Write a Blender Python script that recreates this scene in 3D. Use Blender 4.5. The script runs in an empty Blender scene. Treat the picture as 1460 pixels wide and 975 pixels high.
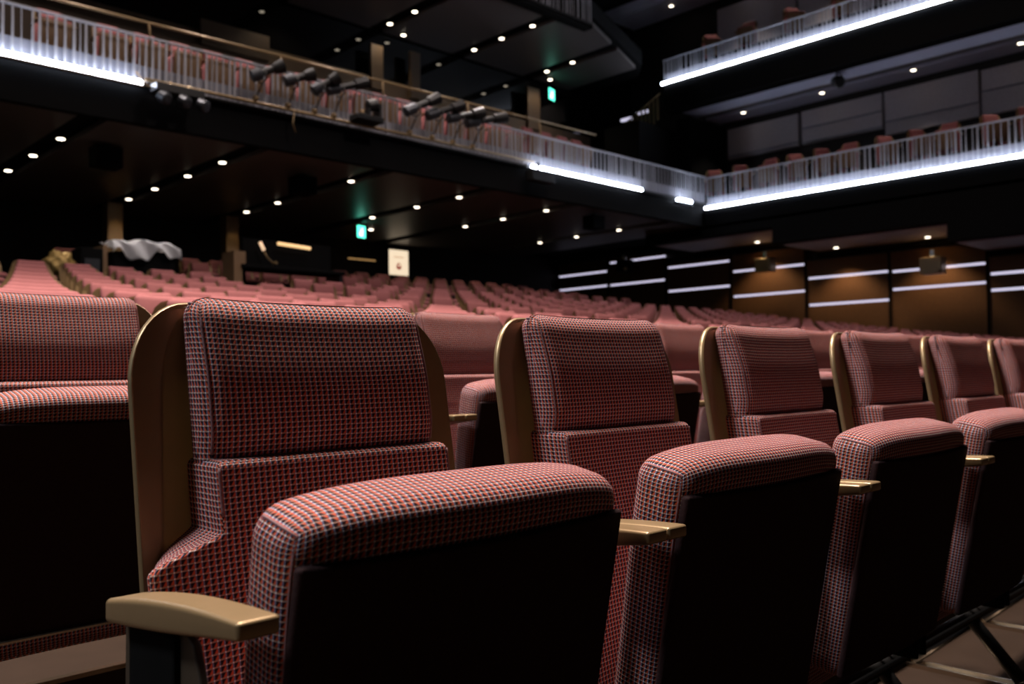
import bpy, bmesh, math, random
from mathutils import Vector, Matrix
random.seed(7)
S = bpy.context.scene
COL = S.collection
HC = 0.82                      # camera height above the floor of the front row
PI = math.pi

# ------------------------------------------------------------------ materials
def mat(name, col, rough=0.6, metal=0.0, spec=0.5, emit=None, estr=0.0, noise=0.0, nscale=20.0, bump=0.0, coat=0.0):
    m = bpy.data.materials.new(name); m.use_nodes = True
    nt = m.node_tree; b = nt.nodes['Principled BSDF']
    b.inputs['Base Color'].default_value = (*col, 1)
    b.inputs['Roughness'].default_value = rough
    b.inputs['Metallic'].default_value = metal
    b.inputs['Specular IOR Level'].default_value = spec
    b.inputs['Coat Weight'].default_value = coat
    if emit:
        b.inputs['Emission Color'].default_value = (*emit, 1)
        b.inputs['Emission Strength'].default_value = estr
    if noise or bump:
        tc = nt.nodes.new('ShaderNodeTexCoord'); n = nt.nodes.new('ShaderNodeTexNoise')
        n.inputs['Scale'].default_value = nscale; n.inputs['Detail'].default_value = 3
        nt.links.new(tc.outputs['Object'], n.inputs['Vector'])
        if noise:
            mx = nt.nodes.new('ShaderNodeMix'); mx.data_type = 'RGBA'
            mx.inputs[6].default_value = (*[c*(1-noise) for c in col], 1)
            mx.inputs[7].default_value = (*[min(1, c*(1+noise)) for c in col], 1)
            nt.links.new(n.outputs['Fac'], mx.inputs[0]); nt.links.new(mx.outputs[2], b.inputs['Base Color'])
        if bump:
            bp = nt.nodes.new('ShaderNodeBump'); bp.inputs['Strength'].default_value = bump
            bp.inputs['Distance'].default_value = 0.002
            nt.links.new(n.outputs['Fac'], bp.inputs['Height']); nt.links.new(bp.outputs['Normal'], b.inputs['Normal'])
    return m

def fabric(name='woven_fabric', pu=0.0074, pv=0.0060):
    """waffle weave: pale and blue threads around orange and dark cells, laid out on UVs given in metres"""
    m = bpy.data.materials.new(name); m.use_nodes = True
    nt = m.node_tree; N = nt.nodes; L = nt.links; b = N['Principled BSDF']
    b.inputs['Roughness'].default_value = 0.72
    b.inputs['Specular IOR Level'].default_value = 0.14
    uv = N.new('ShaderNodeUVMap')
    sx = N.new('ShaderNodeSeparateXYZ'); L.new(uv.outputs['UV'], sx.inputs[0])
    def M(op, a, b_=None, c=None):
        n = N.new('ShaderNodeMath'); n.operation = op
        for i, v in enumerate((a, b_, c)):
            if v is None: continue
            if isinstance(v, (int, float)): n.inputs[i].default_value = v
            else: L.new(v, n.inputs[i])
        return n.outputs[0]
    def SS(v, e0, e1):
        n = N.new('ShaderNodeMapRange'); n.interpolation_type = 'SMOOTHSTEP'
        L.new(v, n.inputs['Value']); n.inputs['From Min'].default_value = e0; n.inputs['From Max'].default_value = e1
        return n.outputs['Result']
    px = M('DIVIDE', sx.outputs[0], pu); py = M('DIVIDE', sx.outputs[1], pv)
    fx = M('FRACT', px); fy = M('FRACT', py)
    dx = M('ABSOLUTE', M('SUBTRACT', fx, 0.5)); dy = M('ABSOLUTE', M('SUBTRACT', fy, 0.5))   # .5 at cell edge
    hor = SS(dy, 0.33, 0.41); ver = SS(dx, 0.35, 0.43)
    tri = SS(M('SUBTRACT', M('ADD', fx, M('MULTIPLY', fy, -0.55)), 0.28), -0.12, 0.16)        # lower right of a cell
    wn = N.new('ShaderNodeTexNoise'); wn.inputs['Scale'].default_value = 900; wn.inputs['Detail'].default_value = 1
    L.new(uv.outputs['UV'], wn.inputs['Vector'])
    def MX(f, a, c):
        n = N.new('ShaderNodeMix'); n.data_type = 'RGBA'
        L.new(f, n.inputs[0])
        for i, v in ((6, a), (7, c)):
            if isinstance(v, tuple): n.inputs[i].default_value = (*v, 1)
            else: L.new(v, n.inputs[i])
        return n.outputs[2]
    base = MX(tri, FAB['dark'], FAB['orange'])
    c1 = MX(hor, base, FAB['tan'])
    c2 = MX(ver, c1, FAB['blue'])
    both = M('MULTIPLY', hor, ver)
    c3 = MX(both, c2, FAB['white'])
    L.new(c3, b.inputs['Base Color'])
    h = M('ADD', M('MAXIMUM', M('MULTIPLY', hor, 1.0), M('MULTIPLY', ver, 0.8)), M('MULTIPLY', tri, 0.35))
    h = M('ADD', h, M('MULTIPLY', wn.outputs['Fac'], 0.15))
    bp = N.new('ShaderNodeBump'); bp.inputs['Strength'].default_value = 0.8; bp.inputs['Distance'].default_value = 0.0014
    L.new(h, bp.inputs['Height']); L.new(bp.outputs['Normal'], b.inputs['Normal'])
    return m
FAB = dict(dark=(0.022, 0.008, 0.012), orange=(0.66, 0.115, 0.050), tan=(0.44, 0.26, 0.21), blue=(0.20, 0.20, 0.33), white=(0.85, 0.82, 0.82))  # dark: maroon threads, with the shade inside the weave holes painted in

M_ = {}
M_['fabric'] = fabric()
M_['piping'] = mat('piping_thread', (0.20, 0.10, 0.11), 0.7, noise=.7, nscale=400)
M_['fabric_far'] = mat('pink_fabric', (0.29, 0.105, 0.105), 0.8, spec=0.12, noise=0.12, nscale=30)
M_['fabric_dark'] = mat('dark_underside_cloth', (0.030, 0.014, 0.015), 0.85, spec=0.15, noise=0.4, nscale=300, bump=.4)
M_['bronze'] = mat('bronze_paint', (0.26, 0.175, 0.082), 0.38, metal=0.35, noise=0.06, nscale=60, bump=.05)
M_['bronze_light'] = mat('bronze_armrest', (0.36, 0.25, 0.13), 0.33, metal=0.45, noise=0.05, nscale=50)
M_['panel'] = mat('aisle_panel_paint', (0.055, 0.040, 0.026), 0.5, noise=.08, nscale=80)
M_['black_metal'] = mat('black_powder_metal', (0.020, 0.020, 0.020), 0.38, metal=0.3, noise=.2, nscale=90)
M_['steel'] = mat('bright_edge_metal', (0.62, 0.48, 0.34), 0.25, metal=1.0, noise=.05)
M_['wood_floor'] = mat('dark_wood_boards', (0.026, 0.015, 0.009), 0.75, spec=.12, noise=0.25, nscale=9)
M_['wood'] = mat('brown_laminate', (0.24, 0.145, 0.075), 0.5, noise=0.12, nscale=14)
M_['black'] = mat('matt_black', (0.006, 0.006, 0.0062), 0.9, spec=0.06, noise=.2)
M_['dark_wall'] = mat('dark_wall', (0.022, 0.018, 0.016), 0.75, noise=.25, nscale=5)
M_['soffit'] = mat('soffit_panel', (0.12, 0.105, 0.10), 0.42, spec=.5, noise=.06, nscale=3)
M_['soffit_grey'] = mat('grey_soffit_panel', (0.46, 0.47, 0.58), 0.5, noise=.04, nscale=3)
M_['slat'] = mat('pale_metal_slat', (0.36, 0.365, 0.40), 0.45, metal=0.2, noise=.06)
M_['curb'] = mat('pale_upstand', (0.26, 0.265, 0.31), 0.55, noise=.05)
M_['blind'] = mat('grey_acoustic_cloth', (0.52, 0.48, 0.50), 0.85, noise=.22, nscale=24)
M_['wood_dim'] = mat('dark_brown_boards', (0.11, 0.066, 0.032), 0.6, noise=.1)
M_['wall_wood'] = mat('brown_wall_cloth', (0.125, 0.058, 0.022), 0.8, noise=.22, nscale=16, bump=.3)
M_['led'] = mat('white_led_strip', (.8, .8, .8), emit=(0.74, 0.82, 1.0), estr=34.0, noise=.01)
M_['led_wall'] = mat('lilac_shelf_light', (.8, .8, .8), emit=(0.80, 0.76, 1.0), estr=0.85, noise=.01)
M_['lamp'] = mat('warm_lamp', (.9, .9, .9), emit=(1.0, 0.86, 0.66), estr=7.0, noise=.01)
M_['lamp_cool'] = mat('pale_lamp', (.9, .9, .9), emit=(1.0, 0.92, 0.84), estr=7.0, noise=.01)
M_['green'] = mat('green_exit_light', (.2, .8, .6), emit=(0.10, 1.0, 0.66), estr=2.6, noise=.01)
M_['poster'] = mat('lit_poster', (.8, .75, .6), emit=(1.0, 0.80, 0.56), estr=0.95, noise=.01)
M_['red_print'] = mat('red_print', (0.65, 0.08, 0.05), 0.6, emit=(.6, .06, .04), estr=.35, noise=.1)
M_['pale_print'] = mat('pale_print', (0.6, 0.4, 0.28), 0.6, emit=(.75, .45, .3), estr=.7, noise=.1)
M_['white_figure'] = mat('white_pictogram', (.9, 1, .95), emit=(.8, 1, .95), estr=3.2, noise=.01)
M_['sheet'] = mat('white_plastic_sheet', (0.88, 0.88, 0.9), 0.35, noise=.08)
M_['gold'] = mat('crumpled_gold_cover', (0.55, 0.38, 0.13), 0.4, metal=.3, noise=.3, nscale=12)
M_['glass'] = mat('black_booth_glass', (0.004, 0.004, 0.004), 0.03, spec=.5, noise=.01)
M_['grey_metal'] = mat('grey_lamp_metal', (0.075, 0.08, 0.09), 0.35, metal=.6, noise=.2)
M_['chrome'] = mat('chrome', (.7, .7, .7), .2, metal=1, noise=.02)

# ------------------------------------------------------------------ object helpers
def W(u, w, z): return Vector((u, w, z + HC))     # u along the rows, w towards the back, z from eye level

def link(name, me, m, parent=None, loc=None):
    o = bpy.data.objects.new(name, me); COL.objects.link(o)
    if m is not None and not me.materials: me.materials.append(m)
    if parent is not None: o.parent = parent
    if loc is not None: o.location = loc
    return o
def tag(o, label, cat, group=None, kind=None):
    o['label'] = label; o['category'] = cat
    if group: o['group'] = group
    if kind: o['kind'] = kind
    return o
def thing(name, label, cat, loc=(0, 0, 0), rz=0.0, group=None):
    o = bpy.data.objects.new(name, None); COL.objects.link(o)
    o.location = loc; o.rotation_euler = (0, 0, rz); o.empty_display_size = .1
    return tag(o, label, cat, group)
def me_from(bm, smooth=True, name='m'):
    me = bpy.data.meshes.new(name); bm.normal_update(); bm.to_mesh(me); bm.free()
    if smooth:
        for p in me.polygons: p.use_smooth = True
    return me
def box(bm, a, b):
    x0, y0, z0 = a; x1, y1, z1 = b
    vs = [bm.verts.new(p) for p in ((x0,y0,z0),(x1,y0,z0),(x1,y1,z0),(x0,y1,z0),(x0,y0,z1),(x1,y0,z1),(x1,y1,z1),(x0,y1,z1))]
    for f in ((0,3,2,1),(4,5,6,7),(0,1,5,4),(1,2,6,5),(2,3,7,6),(3,0,4,7)): bm.faces.new([vs[i] for i in f])
    return vs
def boxes(name, lst, m, parent=None, bevel=0.0, loc=None):
    bm = bmesh.new()
    for a, b in lst:
        box(bm, tuple(min(p, q) for p, q in zip(a, b)), tuple(max(p, q) for p, q in zip(a, b)))
    if bevel: bmesh.ops.bevel(bm, geom=bm.edges[:], offset=bevel, segments=2, affect='EDGES', profile=.5)
    return link(name, me_from(bm, False, name), m, parent, loc)
def struct(name, lst, m, parent=None, bevel=0.0):
    o = boxes(name, lst, m, parent, bevel)
    if parent is None: o['kind'] = 'structure'
    return o
def wb(u0, u1, w0, w1, z0, z1): return ((u0, w0, z0 + HC), (u1, w1, z1 + HC))
def prism(name, pts, z0, z1, m, parent=None):
    bm = bmesh.new()
    lo = [bm.verts.new((x, y, z0)) for x, y in pts]; hi = [bm.verts.new((x, y, z1)) for x, y in pts]
    bm.faces.new(lo[::-1]); bm.faces.new(hi); n = len(pts)
    for i in range(n): bm.faces.new((lo[i], lo[(i+1) % n], hi[(i+1) % n], hi[i]))
    bmesh.ops.recalc_face_normals(bm, faces=bm.faces[:])
    return link(name, me_from(bm, False, name), m, parent)
def tube_bm(bm, pts, r, n=10, r2=None, ref=None):
    pts = [Vector(p) for p in pts]; rings = []
    for i, p in enumerate(pts):
        d = (pts[min(i+1, len(pts)-1)] - pts[max(i-1, 0)]).normalized()
        a = Vector(ref) if ref else (Vector((0, 0, 1)) if abs(d.z) < .9 else Vector((1, 0, 0)))
        s = d.cross(a).normalized(); t = s.cross(d)
        rr = r if r2 is None else r + (r2-r)*i/(len(pts)-1)
        rings.append([bm.verts.new(p + (s*math.cos(2*PI*k/n) + t*math.sin(2*PI*k/n))*rr) for k in range(n)])
    for a, b in zip(rings, rings[1:]):
        for k in range(n): bm.faces.new((a[k], a[(k+1) % n], b[(k+1) % n], b[k]))
    bm.faces.new(rings[0][::-1]); bm.faces.new(rings[-1])
def tube(name, pts, r, m, parent=None, n=10, r2=None, ref=None):
    bm = bmesh.new(); tube_bm(bm, pts, r, n, r2, ref)
    bmesh.ops.recalc_face_normals(bm, faces=bm.faces[:])
    return link(name, me_from(bm, True, name), m, parent)
def lathe_bm(bm, prof, origin, axis, n=16):
    """prof: list of (distance along axis, radius)"""
    o = Vector(origin); d = Vector(axis).normalized()
    a = Vector((0, 0, 1)) if abs(d.z) < .9 else Vector((1, 0, 0))
    s = d.cross(a).normalized(); t = s.cross(d); rings = []
    for x, r in prof:
        rings.append([bm.verts.new(o + d*x + (s*math.cos(2*PI*k/n) + t*math.sin(2*PI*k/n))*max(r, 1e-4)) for k in range(n)])
    for p, q in zip(rings, rings[1:]):
        for k in range(n): bm.faces.new((p[k], p[(k+1) % n], q[(k+1) % n], q[k]))
    bm.faces.new(rings[0][::-1]); bm.faces.new(rings[-1])
def lathe(name, prof, origin, axis, m, parent=None, n=16, smooth=False):
    bm = bmesh.new(); lathe_bm(bm, prof, origin, axis, n)
    bmesh.ops.recalc_face_normals(bm, faces=bm.faces[:])
    return link(name, me_from(bm, smooth, name), m, parent)
KIDS = {}
def copy_tree(o, parent=None):
    c = o.copy(); COL.objects.link(c)
    if parent is not None: c.parent = parent
    ks = KIDS.get(o.name)
    if ks is None: ks = KIDS[o.name] = list(o.children)
    for ch in ks: copy_tree(ch, c)
    return c

def rbox(name, size, r, seg, deform, m, parent=None, rseg=3, uvx=None, uvz=None):
    """rounded box; size (x, y, z) centred; seg = cells per axis; deform(Vector)->Vector; UV in metres"""
    sx, sy, sz = size; bm = bmesh.new(); uvl = bm.loops.layers.uv.new('UVMap')
    def axis(s, n):
        core = [-s/2 + r + (s - 2*r)*i/n for i in range(n+1)]
        e = [-s/2 + r*(1-math.cos(PI/2*i/rseg))*1.0 for i in range(rseg)]
        # parameter positions so that the projected ring is even
        e = [-s/2 + r*(i/rseg) for i in range(rseg)]
        return e + core + [-x for x in reversed(e)]
    ax = [axis(sx, seg[0]), axis(sy, seg[1]), axis(sz, seg[2])]
    half = (sx/2, sy/2, sz/2); cache = {}
    def pos(p):
        k = tuple(round(c, 6) for c in p)
        if k in cache: return cache[k]
        inner = Vector([max(-h + r, min(h - r, c)) for h, c in zip(half, p)])
        d = Vector(p) - inner
        # equal-angle mapping of the edge bands
        d = Vector([math.tan(max(-1, min(1, c/r))*PI/4) if r > 0 else 0 for c in d])
        q = inner + (d.normalized()*r if d.length > 1e-9 else d)
        cache[k] = bm.verts.new(deform(q)); return cache[k]
    faces = []
    for a in range(3):
        b, c = (a+1) % 3, (a+2) % 3
        for sgn in (-1, 1):
            for i in range(len(ax[b])-1):
                for j in range(len(ax[c])-1):
                    ps = []
                    for (ii, jj) in ((i, j), (i+1, j), (i+1, j+1), (i, j+1)):
                        p = [0, 0, 0]; p[a] = sgn*half[a]; p[b] = ax[b][ii]; p[c] = ax[c][jj]; ps.append(tuple(p))
                    vs = [pos(p) for p in ps]
                    if sgn < 0: vs = vs[::-1]; ps = ps[::-1]
                    if len(set(vs)) < 4: continue
                    f = bm.faces.new(vs); faces.append(f)
                    for l, p in zip(f.loops, ps):
                        vz = uvz(p) if uvz else p[2]
                        if uvx and a == 1: uv = (uvx(p), vz)
                        elif a == 0: uv = (p[1], vz - (abs(uvx(p)) - abs(p[0]) if uvx else 0))
                        elif a == 1: uv = (p[0], vz)
                        else: uv = (p[0], p[1])
                        l[uvl].uv = (uv[0]*1.0 + .5, uv[1] + .5)
    return link(name, me_from(bm, True, name), m, parent)

# ------------------------------------------------------------------ the theatre seat (local: x across, y back, z up, origin on the floor)
REC = 0.16
def recline(z): return 0.0 - (0.86 - z)*REC
def shell_mesh(hw=0.219, top=0.905, bot=0.22, rx=0.075, rz=0.095, th=0.016, n=10):
    bm = bmesh.new()
    out = [(-hw + .02, bot), (-hw, bot + .05)]
    out += [(-hw + rx*(1-math.cos(PI/2*i/n)), top - rz + rz*math.sin(PI/2*i/n)) for i in range(n+1)]
    out += [(x*-1, z) for x, z in reversed(out)]
    def P(x, z, t):
        curve = -0.018*(abs(x)/hw)**2.5          # wings curl gently forward
        return (x, recline(z) + curve + t, z)
    # grid between matching left / right outline points so the panel can curl
    half = len(out)//2; nx = 12
    rows = [[bm.verts.new(P(out[i][0] + (out[-1-i][0]-out[i][0])*k/nx, out[i][1], 0)) for k in range(nx+1)] for i in range(half)]
    for a, b in zip(rows, rows[1:]):
        for k in range(nx): bm.faces.new((a[k], a[k+1], b[k+1], b[k]))
    r = bmesh.ops.solidify(bm, geom=bm.faces[:], thickness=th)
    bmesh.ops.recalc_face_normals(bm, faces=bm.faces[:])
    be = [e for e in bm.edges if len(e.link_faces) == 2 and e.calc_face_angle(0) > 1.0]
    bmesh.ops.bevel(bm, geom=be, offset=0.003, segments=2, affect='EDGES', profile=.5)
    me = me_from(bm, True, 'back_shell')
    return me
def sm(t): t = max(0, min(1, t)); return t*t*(3-2*t)

def make_seat(name, label, cat, fine=True, fab=None, pan=None, legs=True):
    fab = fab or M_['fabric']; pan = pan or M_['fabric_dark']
    t = thing(name, label, cat)
    s = 1 if fine else 0
    # shell
    me = shell_mesh(n=10 if fine else 4)
    sh = link('back_shell', me, M_['bronze'], t)
    if fine:
        hw_, rx, rz, tp = .2135, .071, .091, .900
        prof = [(-hw_ + rx*(1-math.cos(PI/2*i/10)), tp - rz + rz*math.sin(PI/2*i/10)) for i in range(11)]
        half_ = [(-hw_, .30 + .505*i/12) for i in range(12)] + prof + [(-.08 + .04*i, tp) for i in range(2)]
        full = half_ + [(-x, z) for x, z in reversed(half_)]
        tube('edge_trim', [(x, recline(z) - .018*(abs(x)/hw_)**2.5 + .008, z) for x, z in full], .0068, M_['bronze_light'], sh, 8, ref=(0, 1, 0))['label'] = 'bright bronze rim of the back shell'
    # upper pad: x +-.157, z .728 - .908
    zc, hz = 0.804, 0.212
    def dfu(q):
        z = q.z + zc
        y = q.y - 0.036 + 0.012*sm((z-.80)/.11)*(q.y < 0) + 0.009*sm((.765-z)/.045)*(q.y < 0)
        edge = abs(q.x)/0.157
        y += 0.004*(1-edge**2) if q.y < 0 else 0       # shallow hollow
        zz = z + (0.004*edge**3 - 0.002 if q.z > 0 else 0) + 0
        return Vector((q.x, recline(z) + y, zz))
    up = rbox('backrest', (0.318, 0.066, hz), 0.026, (26, 4, 16) if fine else (4, 1, 3), dfu, fab, t, rseg=4 if fine else 2)
    # lower pad with the flare
    zc2, hz2 = 0.477, 0.506
    def wid(z):
        k = max(0, min(1, (0.656 - z)/0.034)); return 0.157 + 0.085*math.sin(PI/2*k)**1.3
    def zmap(z):
        s_ = (z - .224)/.506
        if s_ <= .45: return .224 + .387*s_/.45 if s_ >= 0 else .224 + s_*.506
        if s_ <= .85: return .611 + .049*(s_-.45)/.40
        return .660 + .070*(s_-.85)/.15
    def dfl(q):
        z = zmap(q.z + zc2); k2 = (wid(z) - .157)/.083
        back = max(0, min(1, (q.y + .039)/.06))
        x = q.x/0.160*(wid(z) + .003 - .045*k2*back)
        y = q.y - 0.040
        if q.y < 0: y += 0.006*(1-(q.x/.157)**2) - 0.006*sm((0.70 - z)/.12)
        y -= 0.004*(q.y < 0)
        if z < .62: y -= 0.012*sm((.62 - z)/.1)*(abs(q.x)/.157)**2
        # upper shoulder of the flare falls away to the sides
        return Vector((x, recline(z) + y, z))
    lo = rbox('lumbar_pad', (0.320, 0.078, hz2), 0.010, (28, 4, 80) if fine else (4, 1, 8), dfl, fab, t, rseg=4 if fine else 2, uvx=lambda p: p[0]/.160*wid(zmap(p[2]+zc2)), uvz=lambda p: zmap(p[2]+zc2) - zc2)
    if fine:
        for sx_ in (-1, 1):
            pts = [dfu(Vector((sx_*.1516, .012, hz/2 - .0076))), dfu(Vector((sx_*.1516, -.004, hz/2 - .0076))), dfu(Vector((sx_*.1480, -.0221, hz/2 - .0110)))]
            for i in range(26):
                z = 0.880 - (0.880-0.735)*i/25
                pts.append(dfu(Vector((sx_*.1516, -.0257, z - zc))))
            tube('piping', pts, 0.0016, M_['piping'], up, 6)
            pts = [dfl(Vector((sx_*.1565, -.0365, z - zc2))) for z in [0.722 - .055*i/8 for i in range(9)]]
            tube('piping', pts, 0.0016, M_['piping'], lo, 6)
    # folded seat
    hw, th, ln = 0.2150, 0.082, 0.425
    es = Vector((0, 0.19, -0.98)); et = Vector((0, -0.98, -0.19)); top = Vector((0, -0.312, 0.700))
    def dfs(q):      # q.x across, q.y thickness (+ = towards the aisle), q.z along (+ = lip)
        e = (q.x/hw)
        sdist = (ln/2 - q.z)
        bow = (0.011 + .010*q.y/th)*(1-e*e)
        crown = 0.016*(1-e**4) + 0.005*(1-e*e)*(.5 - q.y/th)
        k = 1 - sm(sdist/.2)
        return top + Vector((q.x*(1 - .055*sm((sdist-.03)/.3)), 0, 0)) + et*(q.y + bow*(.4+.6*k)) + es*(sdist - crown*k)
    se = rbox('seat_cushion', (2*hw, th, ln), 0.027, (30, 6, 26) if fine else (4, 1, 3), dfs, fab, t, rseg=5 if fine else 2)
    def dfp(q):
        e = (q.x/hw); sdist = q.z
        return top + Vector((q.x, 0, 0)) + et*(th/2 + q.y + 0.016*(1-e*e)*(.4+.6*(1-sm(sdist/.2)))) + es*sdist
    bmz = (2*hw - .012, 0.012, ln-.04)
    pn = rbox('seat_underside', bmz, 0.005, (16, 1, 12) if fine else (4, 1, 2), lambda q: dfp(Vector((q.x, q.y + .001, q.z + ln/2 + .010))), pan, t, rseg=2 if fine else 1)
    if fine:
        # piping where lip meets sides
        for sx_ in (-1, 1):
            pts = []
            for i in range(11):
                yy = (-th/2 + .020) + (th - .044)*i/10
                pts.append(dfs(Vector((sx_*(hw-.0082), yy, ln/2 - .0082))))
            pts.append(dfs(Vector((sx_*(hw-.0116), th/2 - .0116, ln/2 - .0116))))
            for i in range(14):
                pts.append(dfs(Vector((sx_*(hw-.0082), th/2-.0082, ln/2 - .026 - i*.02))))
            tube('piping', pts, 0.0016, M_['piping'], se, 6)
    # arms: left and right
    def arm_top(y):   # y from -.37 (tip) to -.10
        k = (y + .37)/.27
        return .634 - .002*k - .026*k*k
    for sx_ in (-1, 1):
        def dfa(q):
            y = q.y - 0.235; k = (y + .37)/.27
            thick = 0.015 + 0.013*math.sin(min(1, max(0, k))*PI*.8)
            z = arm_top(y) - (0.5 - q.z/.02)*thick
            x = q.x*(1 + .10*k)
            return Vector((sx_*0.2525 + x, y - .010*(q.x*sx_ > 0)*(1-k)*0, z))
        rbox('armrest', (0.037, 0.27, 0.02), 0.0045, (3, 16, 2) if fine else (1, 3, 1), dfa, M_['bronze_light'], t, rseg=3 if fine else 1)
    if fine:
        for sx_ in (-1, 1):
            boxes('arm_support', [((sx_*.245, -.225, .20), (sx_*.258, -.12, .592))], M_['black'], t, .004)
            hb = lathe('seat_hinge', [(0, .026), (.018, .026), (.02, .022)], (sx_*.222, -.195, .355), (sx_, 0, 0), M_['black_metal'], t, 20)
    if not fine:
        boxes('pedestal', [((-.04, -.20, 0), (.04, -.02, .36)), ((-.2, -.16, .28), (.2, -.06, .34))], M_['black_metal'], t)
    return t

# floor profile of the raked stalls
def FZ(n): return -0.82 + 0.085*(n-1) + 0.008*(n-1)*(n-2)/2
NROW = 16

# ------------------------------------------------------------------ room shell
fl = []
for n in range(1, NROW+1):
    w0 = -4.0 if n == 1 else (n-1) + 0.055
    w1 = n + 0.055 if n < NROW else 20.0
    fl.append(wb(-8, 21.5, w0, w1, -1.5, FZ(n)))
struct('floor', fl, M_['wood_floor'])
for n in range(2, NROW+1):
    struct('trim_%d' % (n-1), [wb(-8, 21.4, n-1+.046, n-1+.066, FZ(n)-.004, FZ(n)+.006)], M_['steel'])
struct('wall_back', [wb(-8, 21.5, 20.0, 20.3, -1.5, 12.5)], M_['dark_wall'])
struct('wall_right', [wb(21.5, 21.8, -4, 20.3, -1.5, 12.5)], M_['dark_wall'])
struct('ceiling', [wb(-8, 21.8, -4, 20.3, 12.5, 12.8)], M_['black'])

# balcony slab and its soffit
struct('balcony_slab', [wb(-8, 19.0, 12.75, 20, 3.72, 4.325), wb(19.16, 21.5, -4, 20, 3.72, 4.325)], M_['black'])
struct('balcony_fascia', [wb(-8, 19.0, 12.62, 12.75, 3.60, 4.14), wb(19.02, 19.35, -4, 12.62, 3.55, 4.05)], M_['black'])
grooves = [2.05, 4.30, 6.78, 9.23, 11.74, 14.2, 17.6]
gw = .20
edges = [-8.0]
for g in grooves: edges += [g-gw, g+gw]
edges.append(19.3)
sp = []
for i in range(0, len(edges), 2):
    a, b = edges[i], edges[i+1]
    sp.append(wb(a, b, 12.75, 19.9, 3.60, 3.68))
struct('ceiling_balcony', sp, M_['soffit'])
# third level
prism('balcony_slab_upper', [(-8, 12.65), (14.66, 12.65), (18.3, 13.95), (19.0, 14.6), (19.0, 20), (-8, 20)], 7.93+HC, 8.3+HC, M_['black'])['kind'] = 'structure'
prism('balcony_fascia_upper', [(-8, 12.5), (14.66, 12.5), (14.66, 12.75), (-8, 12.75)], 7.50+HC, 8.0+HC, M_['black'])['kind'] = 'structure'
ug = [6.8, 9.26, 11.7, 14.16, 16.6]
def cutw(u): return 12.95 if u < 15.2 else 12.95 + (u-15.2)*0.38
ue = [-8.0]
for g in ug: ue += [g-.2, g+.2]
ue.append(18.2)
for i in range(0, len(ue), 2):
    a, b = ue[i], ue[i+1]
    o = prism('ceiling_upper', [(a, cutw(a)), (15.2, 12.95), (b, cutw(b)), (b, 16.45), (a, 16.45)] if a < 15.2 < b else [(a, cutw(a)), (b, cutw(b)), (b, 16.45), (a, 16.45)], 7.84+HC, 7.92+HC, M_['soffit'])
    o['kind'] = 'structure'
# glass front of the control booth, low wall and piers under it
struct('wall_booth', [wb(-8, 19.0, 16.62, 16.9, 4.3, 7.9), wb(-8, 19.0, 17.0, 17.3, 8.0, 12.4)], M_['black'])
struct('window_1', [wb(-8, 18.9, 16.52, 16.56, 6.6, 7.84)], M_['glass'])
struct('wall_low', [wb(-8, 13.4, 16.28, 16.50, 4.3, 6.69), wb(13.4, 18.9, 16.28, 16.5, 4.3, 6.60)], M_['wood_dim'])
for i, (a, b, z1) in enumerate([(11.40, 11.72, 7.40), (12.50, 12.78, 7.50), (16.35, 16.80, 7.5), (7.45, 8.9, 6.9)]):
    struct('trim_%d' % (40+i), [wb(a, b, 16.2, 16.28, 6.4, z1)], M_['wood_dim'])
# side galleries: soffits, steps of the lower soffit, fascia boxes
for (w0, w1, z) in ((-4, 6.80, 2.55), (6.80, 10.75, 2.95), (10.75, 14.5, 3.34)):
    struct('ceiling_side', [wb(19.40, 21.25, w0, w1, z, z+.08)], M_['soffit_grey'])
    struct('bulkhead_side', [wb(19.02, 19.40, w0, w1, z+.02, 3.62), wb(19.4, 21.5, w1-.06, w1, z+.0, z+.6), wb(21.25, 21.5, w0, w1, z-.12, z+.5)], M_['black'])
struct('gallery_fascia', [wb(19.02, 19.40, -4, 13.80, 6.78, 7.53)], M_['black'])
struct('gallery_slab', [wb(19.16, 21.5, -4, 13.80, 7.05, 7.93)], M_['black'])
struct('ceiling_gallery', [wb(19.42, 20.22, -4, 13.6, 6.83, 6.9), wb(20.66, 21.35, -4, 13.6, 6.83, 6.9)], M_['soffit_grey'])
struct('ceiling_gallery_groove', [wb(20.22, 20.66, -4, 13.6, 6.90, 7.0)], M_['soffit'])
struct('ceiling_top', [wb(19.4, 20.25, -4, 16.6, 10.40, 10.5), wb(20.33, 21.4, -4, 16.6, 10.40, 10.5)], mat('brightened_soffit_panel', (.75, .76, .9), .5, noise=.04, nscale=3))  # grey soffit colour raised to stand in for light missing up here
struct('ceiling_top_beam', [wb(18.6, 19.38, -4, 16.9, 10.25, 11.2)], M_['black'])
struct('wall_corner', [wb(18.0, 21.3, 13.85, 15.0, 4.33, 6.4), wb(19.6, 21.3, 13.4, 13.84, 4.33, 6.7), wb(19.0, 21.45, 16.8, 17.0, 4.4, 12.3)], M_['black'])

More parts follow.
